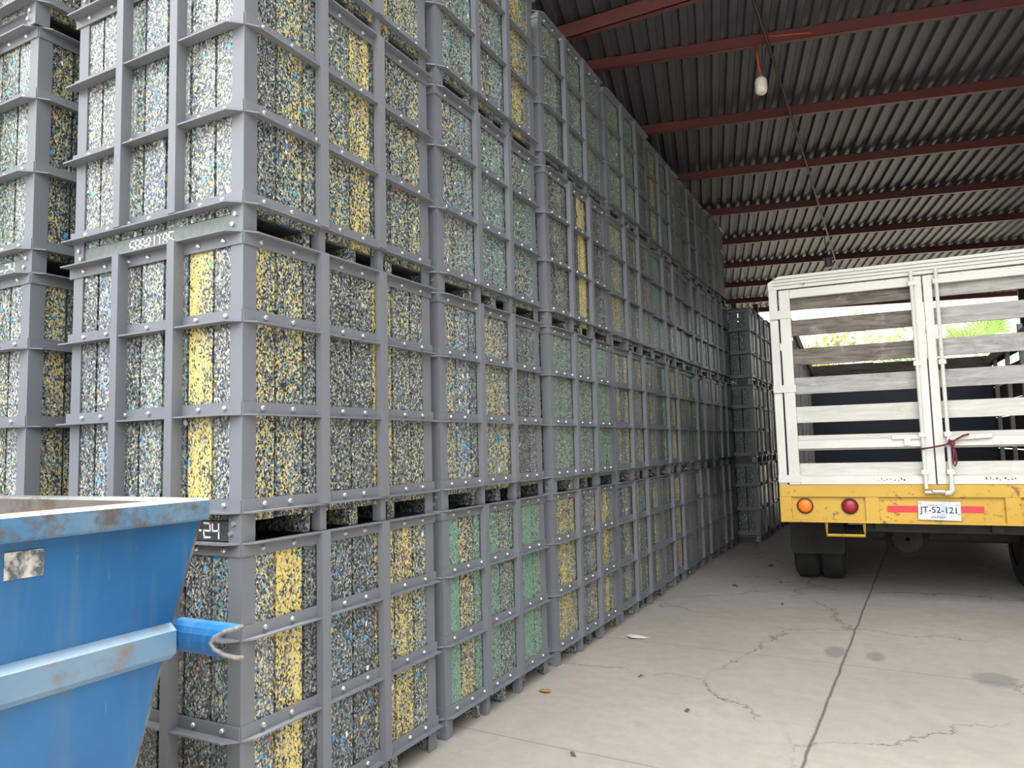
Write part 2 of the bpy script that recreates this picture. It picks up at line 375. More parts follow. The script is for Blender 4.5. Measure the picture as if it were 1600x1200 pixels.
def purlin(i, end=None):
    """C channel hung under the sheet, open side away from the camera"""
    mb = MB(); tb = i * R_S
    for (b0, b1, z0, z1) in ((0, .005, 0, PH), (0, .05, 0, .005), (0, .05, PH - .005, PH), (.045, .05, 0, .018), (.045, .05, PH - .018, PH)):
        v = [RP(a, tb + b, z) for a in (-5.0, 8.0) for b, z in ((b0, z0), (b1, z0), (b1, z1), (b0, z1))]
        mb.add(v, [(0, 1, 2, 3), (7, 6, 5, 4)] + [(q, (q + 1) % 4, 4 + (q + 1) % 4, 4 + q) for q in range(4)])
    return mb
ordn = ['', '', 'nearest red roof purlin, the one the bulb with the orange cord hangs from', 'second red roof purlin from the near end, next beyond the purlin with the orange cord',
        'third red roof purlin from the near end', 'fourth red roof purlin from the near end', 'fifth purlin from the near end, above the grey far lamp cord',
        'sixth purlin from the near end, just above the grey far lamp', 'seventh purlin from the near end, seen just over the corner of the truck rack',
        'dark purlin next to last before the open far end of the roof', 'last dark purlin at the open far eave behind the truck']
for i in range(0, 9):
    tb = i if i < 8 else 7.72
    o = purlin(tb).build('roof_purlin', M['purlin'])
    tag(o, ordn[i + 2], 'beam', 'purlins under the corrugated roof', 'structure')
bm_ = MB()
for (y0, y1, z0, z1) in ((3.60, 3.606, 4.80, 4.93), (3.60, 3.66, 4.80, 4.806), (3.60, 3.66, 4.924, 4.93)): bm_.box(-4.6, 8.4, y0, y1, z0, z1)
tag(bm_.build('roof_beam', M['purlin']), 'deep red roof beam nearest the viewer, running over the stacks at the top of the picture', 'beam', None, 'structure')
tag(MB().tube([(1.22, 3.3, 4.86), (1.22, 4.6, 4.885), (1.235, 7.2, 4.76), (1.235, 10, 4.62), (1.23, 13.4, 4.46), (1.23, 15.0, 4.40)], .013, 8).build('sag_rod', M['rod']),
    'long thin red steel rod crossing beneath the roof purlins past both lamps', 'rod', None, 'structure')

# steel columns at the open far end, tied by cross bars
def column(x, y, h, label):
    o = MB().box(x - .05, x + .05, y - .004, y + .004, 0, h).box(x - .05, x - .042, y - .05, y + .05, 0, h).box(x + .042, x + .05, y - .05, y + .05, 0, h).build('steel_column', M['post'])
    return tag(o, label, 'column', 'columns at the far open end', 'structure')
column(-1.02, 14.6, 4.45, 'dark steel column at the far end, just right of the end of the tall stacks')
column(-.62, 15.0, 4.45, 'dark steel column at the far end, rising behind the shorter far stack of crates')
column(4.32, 15.4, 4.3, 'dark red-brown column at the far end, seen through the right side of the truck gate')
MB_ = MB().box(-1.3, .3, 15.0, 15.06, 3.92, 3.99).box(-1.3, -.62, 14.98, 15.04, 4.12, 4.18)
tag(MB_.build('cross_bar', M['post']), 'dark horizontal bars tying the two far columns above the short stack', 'beam', None, 'structure')

# ------------------------------------------------------------------ crates
CW, CL, CH = .994, 1.17, 1.10
hx, hy = CW / 2, CL / 2
RAILZ = (.10, .44, .77)
SP_Y = [(-hy + .362, -hy + .407), (-hy + .738, -hy + .783)]       # intermediate posts on the aisle side
FP_X = [(hx - .67, hx - .63), (hx - .345, hx - .305)]             # on the front
LIPS, LIPF, LEG, TH = .032, .045, .048, .005
me = {}
def l_post(sx, sy):
    mb = MB(); f = .062
    X = (hx - f, hx) if sx > 0 else (-hx, -hx + f); Y = (-hy, -hy + .006) if sy < 0 else (hy - .006, hy)
    mb.box(X[0], X[1], Y[0], Y[1], 0, 1.094)
    X2 = (hx - .006, hx) if sx > 0 else (-hx, -hx + .006); Y2 = (-hy + .006, -hy + f) if sy < 0 else (hy - f, hy - .006)
    mb.box(X2[0], X2[1], Y2[0], Y2[1], 0, 1.094)
    if sy < 0:
        for q, (dx, z) in enumerate(((.036, .065), (.050, .030))):
            mb.cyl((sx * (hx - dx), -hy - .003, z), .0085, .010, 'y', 8, 1)
    return mb.mesh('corner_post', [M['frame'], M['bolt']])
for k, (sx, sy) in {'fr': (1, -1), 'fl': (-1, -1), 'br': (1, 1), 'bl': (-1, 1)}.items(): me[k] = l_post(sx, sy)
def rail(face, top):
    """angle iron: leg flat on the crate, lip sticking out; z measured from the lip"""
    mb = MB(); z = -.006 if top else 0.0; leg = (-LEG, 0) if top else (0, LEG)
    if face == 'side':
        mb.box(hx, hx + TH, -hy, hy + .010, leg[0], leg[1])
        mb.prism([(hx + TH, -hy + .002), (hx + LIPS, -hy + .040), (hx + LIPS, hy + .012), (hx + TH, hy + .012)], 'z', z, z + .006)
    else:
        mb.box(-hx - .022, hx, -hy - TH, -hy, leg[0], leg[1])
        mb.prism([(hx - .002, -hy - TH), (-hx - .024, -hy - TH), (-hx - .024, -hy - LIPF), (hx - .044, -hy - LIPF)], 'z', z, z + .006)
    return mb.mesh('rail', M['frame'])
for f in ('side', 'front'):
    for tp in (0, 1): me['rail', f, tp] = rail(f, tp)
def mid_post(face, i):
    mb = MB(); z0, z1 = .106, 1.10
    if face == 'side':
        a, b = SP_Y[i]; mb.box(hx + LIPS - .002, hx + LIPS + .004, a, b, z0, z1).box(hx + TH, hx + LIPS - .002, a, a + .006, z0, z1)
    else:
        a, b = FP_X[i]; mb.box(a, b, -hy - LIPF - .004, -hy - LIPF + .002, z0, z1).box(b - .006, b, -hy - LIPF + .002, -hy - TH, z0, z1)
    return mb.mesh('upright', M['frame'])
for f in ('side', 'front'):
    for i in (0, 1): me['post', f, i] = mid_post(f, i)
def foot(i):
    a, b = SP_Y[i]; mb = MB().box(hx + .008, hx + .014, a + .01, a + .045, .002, .1).box(hx - .03, hx + .008, a + .01, a + .016, .002, .1)
    return mb.mesh('foot_bracket', M['frame'])
me['foot', 0] = foot(0); me['foot', 1] = foot(1)
me['deck'] = MB().box(-hx + .04, hx - .04, -hy + .045, hy - .045, .072, .098).mesh('deck', M['board_dark'])
me['bolt'] = MB().lathe([(.0095, 0), (.0095, .0045), (.007, .009), (.0001, .010)], n=8).mesh('bolt', M['bolt'], smooth=False)
NS, NF = 8, 7
SB = [-hy + .02 + (CL - .04) * k / NS for k in range(NS + 1)]
FB = [-hx + .02 + (CW - .04) * k / NF for k in range(NF + 1)]
def planks(face, rows, rg):
    mb = MB(); E = SB if face in ('side', 'left') else FB
    for k in range(len(E) - 1):
        mb.cur = tuple(rows[k % len(rows)]); g = .0065; z0, z1 = .073 + rg.uniform(-.002, .002), 1.06
        a, b = E[k] + g, E[k + 1] - g
        if face == 'side': mb.box(hx - .028, hx - .0065 - rg.uniform(0, .002), a, b, z0, z1)
        elif face == 'left': mb.box(-hx + .0065, -hx + .028, a, b, z0, z1)
        elif face == 'front': mb.box(a, b, -hy + .0065 + rg.uniform(0, .002), -hy + .028, z0, z1)
        else: mb.box(a, b, hy - .028, hy - .0065, z0, z1)
    return mb.mesh('plank_panel', M['chips'], attr=True)

def P(y=0., g=0., l=.5, b=.12): return (y, g, l, b)
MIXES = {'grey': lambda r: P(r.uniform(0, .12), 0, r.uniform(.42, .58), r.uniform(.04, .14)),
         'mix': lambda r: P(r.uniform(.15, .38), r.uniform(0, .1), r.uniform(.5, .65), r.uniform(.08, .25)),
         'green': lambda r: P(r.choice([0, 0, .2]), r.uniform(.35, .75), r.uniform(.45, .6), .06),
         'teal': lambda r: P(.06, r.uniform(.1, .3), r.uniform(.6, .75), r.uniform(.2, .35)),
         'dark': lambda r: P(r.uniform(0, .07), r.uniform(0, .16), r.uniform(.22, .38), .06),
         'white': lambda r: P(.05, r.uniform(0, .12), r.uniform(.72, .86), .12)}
def recipe(spec, n, rg):
    """spec: a mix name, or a list of plank values / mix names"""
    if isinstance(spec, str): spec = [spec]
    out = []
    for k in range(n):
        s = spec[k % len(spec)] if len(spec) > 1 else spec[0]
        out.append(MIXES[s](rg) if isinstance(s, str) else s)
    return out
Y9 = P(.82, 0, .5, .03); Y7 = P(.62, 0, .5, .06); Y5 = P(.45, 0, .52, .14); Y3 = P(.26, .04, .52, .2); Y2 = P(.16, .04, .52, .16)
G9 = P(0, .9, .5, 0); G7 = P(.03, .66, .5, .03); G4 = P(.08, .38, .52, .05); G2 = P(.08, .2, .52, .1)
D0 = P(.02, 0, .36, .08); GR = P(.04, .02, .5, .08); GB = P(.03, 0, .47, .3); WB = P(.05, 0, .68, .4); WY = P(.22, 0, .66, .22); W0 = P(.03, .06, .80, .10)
SIDE = {(0, 0): [WY, Y9, D0, GB, P(.03, 0, .42, .18), Y5, Y7, Y3], (0, 1): [Y5, Y3, GR, GR, GR, Y7, Y2, Y2],
        (0, 2): [GR, P(.3, .05, .5, .32), P(.22, .05, .5, .28), P(.22, .1, .52, .3), Y7, GR, Y2, Y3], (0, 3): [GR, GR, Y3, Y3, 'mix', Y9, Y2, 'mix'],
        (1, 0): [G9, Y5, G7, G7, G2, G4, G9, G7], (1, 1): [Y3, WB, GR, Y3, Y3, GR, D0, GR], (1, 2): [WY, 'teal', 'teal', 'teal', 'teal', 'teal', G2, 'teal'],
        (1, 3): ['teal', G2, 'teal', Y2, 'teal', G2, Y7, Y3], (2, 0): [Y7, Y7, Y5, GB, Y2, Y5, Y7, Y3], (2, 1): [G4, G4, G2, G4, G2, G7, G7, G4],
        (2, 2): [D0, P(.15, 0, .45, .1), D0, D0, Y9, D0, D0, GR], (2, 3): [G2, G4, D0, G2, G4, G2, G4, G2],
        (3, 0): ['dark', Y3, 'dark', Y5, 'dark', Y3, 'dark', Y5], (3, 1): [Y5, GR, Y5, G2, G2, Y3, 'dark', Y3], (3, 2): [Y3, Y5, G2, Y2, 'dark', Y7, 'dark', Y3],
        (3, 3): [G4, P(.15, .45, .45, 0), G4, P(.12, .4, .42, 0), G4, G4, 'dark', 'dark']}
FRONT = {(0, 0): [D0, D0, D0, GB, D0, P(.02, 0, .62, .03), P(.06, .1, .42, .55)], (0, 1): [GR, WB, GR, 'white', P(.05, .1, .4, .35), Y9, P(.02, 0, .60, .06)],
         (0, 2): ['white', W0, G2, WB, W0, W0, W0], (0, 3): ['white', W0, G2, W0, WB, W0, W0], (2, 3): ['dark'], (2, 2): ['dark']}
rank = ['bottom', 'second', 'third', 'top']; nth = ['first', 'second', 'third', 'fourth', 'fifth', 'sixth', 'seventh']
LOOK = {(0, 0): 'bright yellow and white-flecked planks', (0, 1): 'yellow front plank at the corner', (0, 2): 'blue-flecked planks', (0, 3): 'yellow stripe near its far end',
        (1, 0): 'solid green planks', (1, 1): 'pale mixed planks', (1, 2): 'teal-flecked planks', (1, 3): 'yellow last planks', (2, 0): 'mostly yellow planks', (2, 1): 'pale green planks',
        (2, 2): 'a yellow plank among dark ones', (2, 3): 'dark green planks', (3, 0): 'dark and yellow planks', (3, 1): 'a yellow streaked plank', (3, 2): 'yellow-brown streaks', (3, 3): 'dull olive planks'}

BY = [-hy + .02 + (CL - .04) * (k + .5) / NS for k in range(NS)]; BX = [-hx + .02 + (CW - .04) * (k + .5) / NF for k in range(NF)]
def crate(x, y, z, label, side, front, seed, group, bolts=('side',), text=None, pale=False, rz=0.0):
    """x, y: near aisle corner of the crate; z: its base"""
    rg = random.Random(seed)
    c = empty('plank_crate', (x - hx, y + hy, z), label, 'crate', group, rz)
    for k in ('fr', 'fl', 'br', 'bl'): link('corner_post', me[k], c)
    for f in ('side', 'front'):
        for tp, zz in [(0, q) for q in RAILZ] + [(1, CH)]:
            r = link('rail', me['rail', f, tp], c, (0, 0, zz))
            if f in bolts:
                dz = -.027 if tp else .027
                for q in (BY if f == 'side' else BX):
                    hid = any(a - .025 < q < b + .03 for a, b in (SP_Y if f == 'side' else FP_X)) and tp == 0 and abs(q) < .02
                    if hid: continue
                    j = rg.uniform(-.012, .012)
                    if f == 'side': link('bolt', me['bolt'], r, (hx + TH, q + j, dz), (0, math.pi / 2, 0))
                    else: link('bolt', me['bolt'], r, (q + j, -hy - TH, dz), (math.pi / 2, 0, 0))
        for i in (0, 1): link('upright', me['post', f, i], c)
    link('foot_bracket', me['foot', 0], c); link('foot_bracket', me['foot', 1], c)
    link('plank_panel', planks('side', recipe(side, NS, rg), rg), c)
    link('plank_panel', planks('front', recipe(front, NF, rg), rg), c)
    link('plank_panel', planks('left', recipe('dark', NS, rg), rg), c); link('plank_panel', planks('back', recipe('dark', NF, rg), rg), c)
    link('deck', me['deck'], c)
    for (a, b) in ((-hy + .345 - .03, -hy + .375 - .03), (-hy + .575, -hy + .625), (-hy + .83, -hy + .88), (hy - .03, hy - .008)):
        mb = MB(); mb.cur = rg.choice([D0, Y2, GR, Y3]); mb.box(-hx + .01, hx - .012, a, b, .002, .071).build('runner', M['chips'], c, attr=True)
    fb = MB().box(-hx + .008, hx - .008, -hy + .0065, -hy + .034, .002, .071).build('end_board', M['board_pale'] if pale else M['board_dark'], c)
    if text:
        s_, tx, h_, kx_ = text; strokes(MB(), s_, tx, -hy + .0065, .012, h_, .0062, seed, kx_).build('stencil_lettering', M['white_mark'], fb)
    return c

COLS_Y = [0.0, 1.255, 2.545, 3.790, 5.028, 6.266, 7.504]
COLS_X = [0.0, 0.0, 0.005, 0.0, -.03, -.04, -.04]
ROWG = 'crates stacked four high along the aisle'
for i in range(7):
    for t in range(4):
        rg = random.Random(100 + i * 7 + t)
        jx, jy = rg.uniform(-.008, .008), rg.uniform(-.0, .002)
        if i == 0: jx, jy = (.0, .0)
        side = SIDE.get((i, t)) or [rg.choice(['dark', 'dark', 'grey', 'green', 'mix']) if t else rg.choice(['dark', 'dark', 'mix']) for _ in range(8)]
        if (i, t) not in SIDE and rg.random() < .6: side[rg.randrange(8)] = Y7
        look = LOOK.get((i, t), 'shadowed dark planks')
        if i == 0: lab = 'crate with %s, %s in the corner stack by the skip' % (look, rank[t])
        elif i == 6: lab = 'crate with %s, %s of the seventh, last tall stack' % (look, rank[t])
        else: lab = 'crate with %s, %s tier of the %s stack in row' % (look, rank[t], nth[i])
        text = None; pale = False
        if (i, t) == (0, 2): text = ('SABRITAS', -hx + .355, .046, .79); pale = True
        if (i, t) == (0, 1): text = ('10-24', .172, .050, .94)
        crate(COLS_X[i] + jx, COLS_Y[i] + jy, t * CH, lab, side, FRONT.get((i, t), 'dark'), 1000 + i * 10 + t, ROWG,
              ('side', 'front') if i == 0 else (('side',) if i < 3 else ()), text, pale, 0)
# stack to the left of the corner stack
lx = [(-1.21, -.05), (-1.20, -.06), (-1.205, -.055), (-1.19, -.08)]
lside = ['dark', [Y5, Y3, 'mix'], [P(.3, .05, .38, .14), 'dark'], [Y5, Y3]]; lfront = ['grey', [Y2, 'white', GR, 'white', Y3, Y2, W0], ['white', W0, G2, W0, W0, G2, W0], ['white', W0]]
for t in range(4):
    crate(lx[t][0], lx[t][1], t * CH, 'pale-fronted crate %s of the leftmost stack, left of the corner stack' % ['at the bottom', 'second from the floor', 'third from the floor', 'at the top'][t],
          lside[t], lfront[t], 2000 + t, 'crates in the leftmost stack', ('front',), ('10-24', hx - .34, .050, .9) if t == 2 else None, t == 2)
# shorter stacks beyond the tall row, standing further out
FARG = 'crates in the shorter far stacks'
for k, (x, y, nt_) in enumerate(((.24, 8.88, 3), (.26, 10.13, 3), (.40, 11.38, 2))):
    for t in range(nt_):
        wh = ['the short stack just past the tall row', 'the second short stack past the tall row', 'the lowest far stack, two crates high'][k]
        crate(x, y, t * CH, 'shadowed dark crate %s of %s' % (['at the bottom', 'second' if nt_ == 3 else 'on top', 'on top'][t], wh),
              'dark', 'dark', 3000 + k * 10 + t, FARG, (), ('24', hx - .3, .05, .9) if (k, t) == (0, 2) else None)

# ------------------------------------------------------------------ blue skip at the left
sk = empty('waste_skip', (-.45, -1.6, 0), 'battered blue steel waste skip with scuffed rim, in front of the corner stack', 'skip')
SX0, SX1, SY1, SZ = -1.25, .36, -.46, 1.29
def SL(x, y, z): return (x + .45, y + 1.6, z)
def plate(mb, pts, th):
    v = [Vector(SL(*p)) for p in pts]; nrm = (v[1] - v[0]).cross(v[2] - v[0]).normalized() * th; n = len(v)
    mb.add(v + [p + nrm for p in v], [tuple(range(n))[::-1], tuple(range(n, 2 * n))] + [(i, (i + 1) % n, n + (i + 1) % n, n + i) for i in range(n)])
    return mb
yb = SY1 - .01; yend = lambda z: -.463 - (1.235 - z) * .318
yr = -3.0; yend2 = lambda z: yr + .04 + (1.235 - z) * .318
for X, nm in ((SX1, 'side_panel'), (SX0 + .04, 'side_panel')):
    plate(MB(), [(X, yend2(1.235), 1.235), (X, yend(1.235), 1.235), (X, yend(.12), .12), (X, yend2(.12), .12)], .006).build(nm, M['blue'], sk)
plate(MB(), [(SX0 + .04, yend(1.235), 1.235), (SX1, yend(1.235), 1.235), (SX1, yend(.12), .12), (SX0 + .04, yend(.12), .12)], .006).build('end_panel', M['rust_in'], sk)
plate(MB(), [(SX0 + .04, yend2(1.235), 1.235), (SX1, yend2(1.235), 1.235), (SX1, yend2(.12), .12), (SX0 + .04, yend2(.12), .12)], .006).build('end_panel', M['rust_in'], sk)
MB().box(SX0 + .49, SX1 + .45, yend2(.12) + 1.6, yend(.12) + 1.6, .08, .12).build('skip_floor', M['rust_in'], sk)
def rim_bar(a, b, c_, d_, m):
    mb = MB().box(a + .45, b + .45, c_ + 1.6, d_ + 1.6, 1.235, 1.292, 0, .006)
    for k_, f_ in enumerate(mb.f):
        if all(mb.v[q][2] > 1.2859 for q in f_): mb.m[k_] = 1
    return mb.build('rim', [M[m], M['rim_top']], sk)
for (a, b, c_, d_) in ((SX1 - .03, SX1 + .04, yr, SY1), (SX0, SX0 + .07, yr, SY1), (SX0 + .07, SX1 - .03, SY1 - .07, SY1), (SX0 + .07, SX1 - .03, yr, yr + .07)):
    rim_bar(a, b, c_, d_, 'rim' if b - a < .1 else 'rust_in')
MB().prism([(SX1 + .45, .895), (SX1 + .45 + .022, .912), (SX1 + .45 + .022, .968), (SX1 + .45, .985)], 'y', yend2(.94) + 1.6 - .1, yend(.94) + 1.6 + .01).build('side_rib', M['rib'], sk)
lg = MB()                                                           # half-pipe lifting lug sticking out sideways
cy_, cz_ = yend(.94) + .015, .945; no = 9; R1, R2 = .042, .034
ring = lambda x, r, dx: [SL(x + dx * math.cos(math.pi * k / (no - 1)) ** 2, cy_ + .042 - r * math.sin(math.pi * k / (no - 1)), cz_ + r * math.cos(math.pi * k / (no - 1))) for k in range(no)]
A = ring(SX1 - .02, R1, 0); B = ring(SX1 + .135, R1, .07); C_ = ring(SX1 + .135, R2, .07); D_ = ring(SX1 - .02, R2, 0)
lg.add(A + B + C_ + D_, [(q * no + k, q * no + k + 1, ((q + 1) % 4) * no + k + 1, ((q + 1) % 4) * no + k) for q in range(4) for k in range(no - 1)])
lug = lg.build('lifting_lug', M['blue'], sk)
lip_ = MB().tube([((Vector(B[k]) + Vector(C_[k])) / 2)[:] for k in range(no)], .0055, 6).build('worn_mouth', M['rim_top'], lug); lip_['label'] = 'scraped bare metal mouth'
MB().box(SX1 + .4505, SX1 + .4525, -.945 + 1.6, -.865 + 1.6, 1.155, 1.212).build('torn_sticker', worn('torn_sticker_paper', lin(196, 192, 184), lin(170, 168, 160), lin(74, 84, 92), (.44, .62), .8, 8, 0, 34), sk)['label'] = 'torn whitish sticker'

# ------------------------------------------------------------------ stake-bed truck
TX, TY = 2.265, 5.0
tr = empty('stake_truck', (TX, TY, 0), 'white stake-bed truck with yellow rear bumper, parked on the right of the aisle', 'truck', None, .05)
hw = 1.195
b = MB().box(-hw, hw, .03, .06, .70, 1.02).box(-hw, hw, 0, .03, .915, 1.02, 0, .004).box(-hw, hw, .012, .03, .70, .72)
for a, c_ in ((-hw, -1.10), (-.525, -.425), (.455, .555), (1.10, hw)): b.box(a, c_, .004, .03, .70, .915)
bp = b.build('rear_bumper', M['yellow'], tr)
for x, m in ((-.995, 'amber'), (-.645, 'red_lens'), (.645, 'red_lens'), (.995, 'amber')):
    l = MB().lathe([(.066, .03), (.066, .014), (.054, .012)], (x, 0, .838), 24, 0, 'y').build('tail_light', M['rubber'], tr)
    MB().lathe([(.056, .03), (.056, .012), (.040, .002), (.02, -.002), (.0005, -.003)], (x, 0, .838), 24, 0, 'y').build('lens', M[m], l, smooth=True)
for a, c_ in ((-.365, -.14), (.15, .315)): MB().box(a, c_, .0265, .031, .792, .845).build('reflective_tape', M['red_tape'], tr)
# licence plate
pl = bpy.data.objects.new('license_plate', MB().box(-.15, .15, -.002, .002, -.075, .075, 0, .002).mesh('license_plate', M['plate'])); COL.objects.link(pl)
pl.parent = tr; pl.location = (.005, .016, .808); pl.rotation_euler = (-.05, .025, 0)
MB().prism([(.015, -.06), (.05, -.055), (.06, 0), (.05, .055), (.02, .06), (.012, 0)], 'y', -.0030, -.0021).build('pale_blue_panel', M['plate_blue'], pl)
def text_obj(s, size, loc, mat, parent, name, sx=1.0):
    cu = bpy.data.curves.new(name, 'FONT'); cu.body = s; cu.size = size; cu.align_x = 'CENTER'; cu.align_y = 'CENTER'; cu.extrude = .0006; cu.offset = size * .012
    o = bpy.data.objects.new(name, cu); COL.objects.link(o); bpy.context.view_layer.update()
    m_ = bpy.data.meshes.new_from_object(o.evaluated_get(bpy.context.evaluated_depsgraph_get())); bpy.data.objects.remove(o); bpy.data.curves.remove(cu)
    m_.materials.clear(); m_.materials.append(mat); return link(name, m_, parent, loc, (math.pi / 2, 0, 0))
o = text_obj('JT-52-121', .068, (0, -.0034, .004), M['ink'], pl, 'plate_number'); o.scale = (.98, 1.0, 1)
text_obj('JALISCO', .026, (-.01, -.0034, -.050), M['ink_violet'], pl, 'plate_state')
MB().box(-.085, -.01, -.0030, -.0021, .040, .046).build('plate_red_line', M['ink_red'], pl)
MB().tube([(-.835, .05, .70), (-.835, .05, .59), (-.545, .05, .59), (-.545, .05, .70)], .013, 4).build('step_bracket', M['yellow'], tr)
# platform and running gear
MB().box(-hw, hw, .06, 4.75, .97, 1.03).build('bed_floor', M['dark'], tr)
cm = MB()
for k in range(8): cm.box(-1.12, 1.12, .3 + k * .58, .36 + k * .58, .86, .97)
cm.build('cross_member', M['dark'], tr)
for sx in (-1, 1): MB().box(sx * .42 - .04, sx * .42 + .04, .2, 7.2, .62, .86).build('chassis_rail', M['dark'], tr)
MB().box(-.55, 1.05, .30, .36, .60, .72).build('rear_valance', M['dark'], tr)
def wheel(x, y):
    w = MB().lathe([(.27, -.115), (.40, -.115), (.445, -.085), (.452, 0), (.445, .085), (.40, .115), (.27, .115)], (0, 0, 0), 40, 0, 'x').build('wheel', M['rubber'], tr, smooth=False)
    w.location = (x, y, .452)
    MB().lathe([(.27, -.10), (.22, -.02), (.10, .02), (.0005, .03)], (0, 0, 0), 24, 0, 'x').build('rim_disc', M['dark'], w)
for x in (-1.075, -.84, .84, 1.075): wheel(x, 1.45)
for x in (-1.0, 1.0): wheel(x, 6.15)
MB().tube([(-.95, 1.45, .46), (.95, 1.45, .46)], .075, 12).lathe([(.02, -.20), (.13, -.16), (.19, -.06), (.20, .05), (.15, .16), (.06, .25)], (-.17, 1.42, .43), 20, 0, 'y').build('rear_axle', M['dark'], tr)
MB().tube([(-.95, 6.15, .46), (.95, 6.15, .46)], .05, 8).build('front_axle', M['dark'], tr)
for sx in (-1, 1):
    mf = MB().prism([(-.21, .31), (.21, .31), (.24, .34), (.24, .97), (-.24, .97), (-.24, .34)], 'y', -.006, .006).build('mud_flap', M['rubber'], tr); mf.location = (sx * .955, .90, 0)
    MB().box(sx * .92 - .24, sx * .92 + .24, 2.35, 4.6, .42, .90, 0, .04).build('underbody_shade_box', M['dark'], tr)  # unseen boxes added to block light beneath the bed
MB().tube([(.0, .5, .66), (.2, .5, .62), (.45, .52, .60), (.62, .55, .64), (.9, .6, .62)], .02, 8).build('exhaust_pipe', M['chrome'], tr)
# rack: posts, sides, front wall
for sx in (-1, 1): MB().box(min(sx * hw, sx * 1.125), max(sx * hw, sx * 1.125), 0, .07, 1.02, 2.74, 0, .004).build('corner_stake', M['white'], tr)
hd = MB().prism([(-hw, 2.735), (hw, 2.735), (hw, 2.80), (hw - .09, 2.85), (-hw + .09, 2.85), (-hw, 2.80)], 'y', -.004, .05)
for zz in (2.765, 2.793, 2.821): hd.box(-hw + .04, hw - .04, -.006, -.0042, zz - .0025, zz + .0025, 1)
hd.build('header_beam', [M['white'], M['wood_grey']], tr)
for sx, nm in ((-1, 'side_rack'), (1, 'side_rack')):
    r_ = MB(); xs = sx * 1.15
    for zz in (1.035, 1.235, 1.435, 1.635, 1.835, 2.035, 2.33):
        r_.box(xs - .012, xs + .012, .08, 4.7, zz, zz + .19)
    r_ = r_.build(nm, M['wood_grey'], tr)
    st = MB()
    for yy in (.9, 1.7, 2.5, 3.3, 4.1): MB().box(xs - sx * .05 - .02, xs - sx * .05 + .02, yy, yy + .07, 1.03, 2.58).build('stake', M['wood_white'], r_)
    MB().bar((xs - sx * .09, .2, 2.50), (xs - sx * .09, 4.6, 2.36), .03, .10).build('brace', M['wood_white'], r_)
fw = MB().box(-1.15, 1.15, 4.70, 4.73, 1.03, 2.10).build('front_wall', M['navy'], tr)
for x in (-.62, -.2, .2, .62): MB().box(x - .01, x + .01, 4.685, 4.70, 1.03, 2.10).build('wall_seam', M['navy'], fw)
MB().box(-1.15, 1.15, 4.69, 4.72, 2.12, 2.46).build('front_board', M['wood_grey'], tr)
# rear gates
def gate(x0, x1, mats, sl, nm, hinge):
    f = MB().box(x0, x0 + (.09 if hinge < 0 else .065), -.012, .045, 1.02, 2.72, 0, .003).box(x1 - (.09 if hinge > 0 else .065), x1, -.012, .045, 1.02, 2.72, 0, .003)
    a0, a1 = x0 + (.09 if hinge < 0 else .065), x1 - (.09 if hinge > 0 else .065)
    f.box(a0, a1, -.008, .04, 2.645, 2.72, 0, .003).box(a0, a1, -.008, .04, 1.02, 1.09, 0, .003).box(a0, a1, -.012, .03, 1.325, 1.395, 0, .003)
    g = f.build('rear_gate', M['white'], tr)
    for k, (za, zb) in enumerate(sl):
        MB().box(a0 - .02, a1 + .02, .042, .064, za, zb, 0, .002).build('board', M[mats[k]], g)
    for zz in (1.07, 1.85, 2.50):
        xa, xb = (x0 - .085, x0 + .10) if hinge < 0 else (x1 - .10, x1 + .085)
        MB().box(xa, xb, -.018, -.012, zz - .032, zz + .032).build('strap_hinge', M['white'], g)
    return g
SLATS = [(2.545, 2.645), (2.315, 2.455), (2.055, 2.20), (1.80, 1.945), (1.55, 1.69), (1.31, 1.44), (1.085, 1.20)]
gl = gate(-1.11, -.004, ['wood_grey', 'wood_grey', 'wood_grey', 'wood_pale', 'wood_white', 'wood_white', 'wood_white'], SLATS, 'rear_gate', -1)
gr = gate(.006, 1.11, ['wood_pale', 'wood_pale', 'wood_pale', 'wood_pale', 'wood_white', 'wood_white', 'wood_white'], SLATS, 'rear_gate', 1)
for g, x in ((gl, -.078), (gr, .100)):
    MB().tube([(x, -.035, 2.76), (x, -.035, .985)], .015, 10).build('locking_bar', M['white'], g)
    for zz in (1.12, 1.42, 2.0, 2.66): MB().box(x - .026, x + .026, -.052, -.012, zz - .018, zz + .018).build('bar_keeper', M['white'], g)
MB().tube([(.100, -.035, 1.02), (.100, -.035, .975), (.085, -.035, .955), (.05, -.035, .953)], .021, 10).build('pipe_elbow', M['white'], gr)
MB().box(-.09, .05, -.05, -.012, .952, .972).box(-.045, .055, -.058, -.02, .955, .985, 0, .006).build('bottom_latch', M['chrome'], tr)
MB().box(-.30, -.06, -.032, -.02, 1.385, 1.42, 0, .004).box(-.21, -.165, -.036, -.014, 1.335, 1.40).build('latch_lever', M['white'], gl)
lv = MB().box(-.02, .27, -.012, .0, -.018, .018, 0, .004).build('latch_lever', M['white'], gr); lv.location = (.13, -.03, 1.385); lv.rotation_euler = (0, -.06, 0)
M['rust'] = plain('rust_spots', lin(122, 74, 48), .9)
for g, x0 in ((gl, -.42), (gr, .34)):
    rg = random.Random(int(x0 * 100)); mk = MB()
    for k in range(9):
        x = x0 + k * .024 + rg.uniform(-.006, .006); w_ = rg.uniform(.003, .009); z = 1.055 + rg.uniform(-.008, .012); h_ = rg.uniform(.008, .024)
        mk.prism([(x - w_, z), (x + w_ * .4, z - h_ * .5), (x + w_, z + h_ * .2), (x + w_ * .3, z + h_ * .6), (x - w_ * .6, z + h_ * .5)], 'y', -.0092, -.0078)
    tag(mk.build('rust_stain', M['rust'], g), 'rust-brown scrape marks')
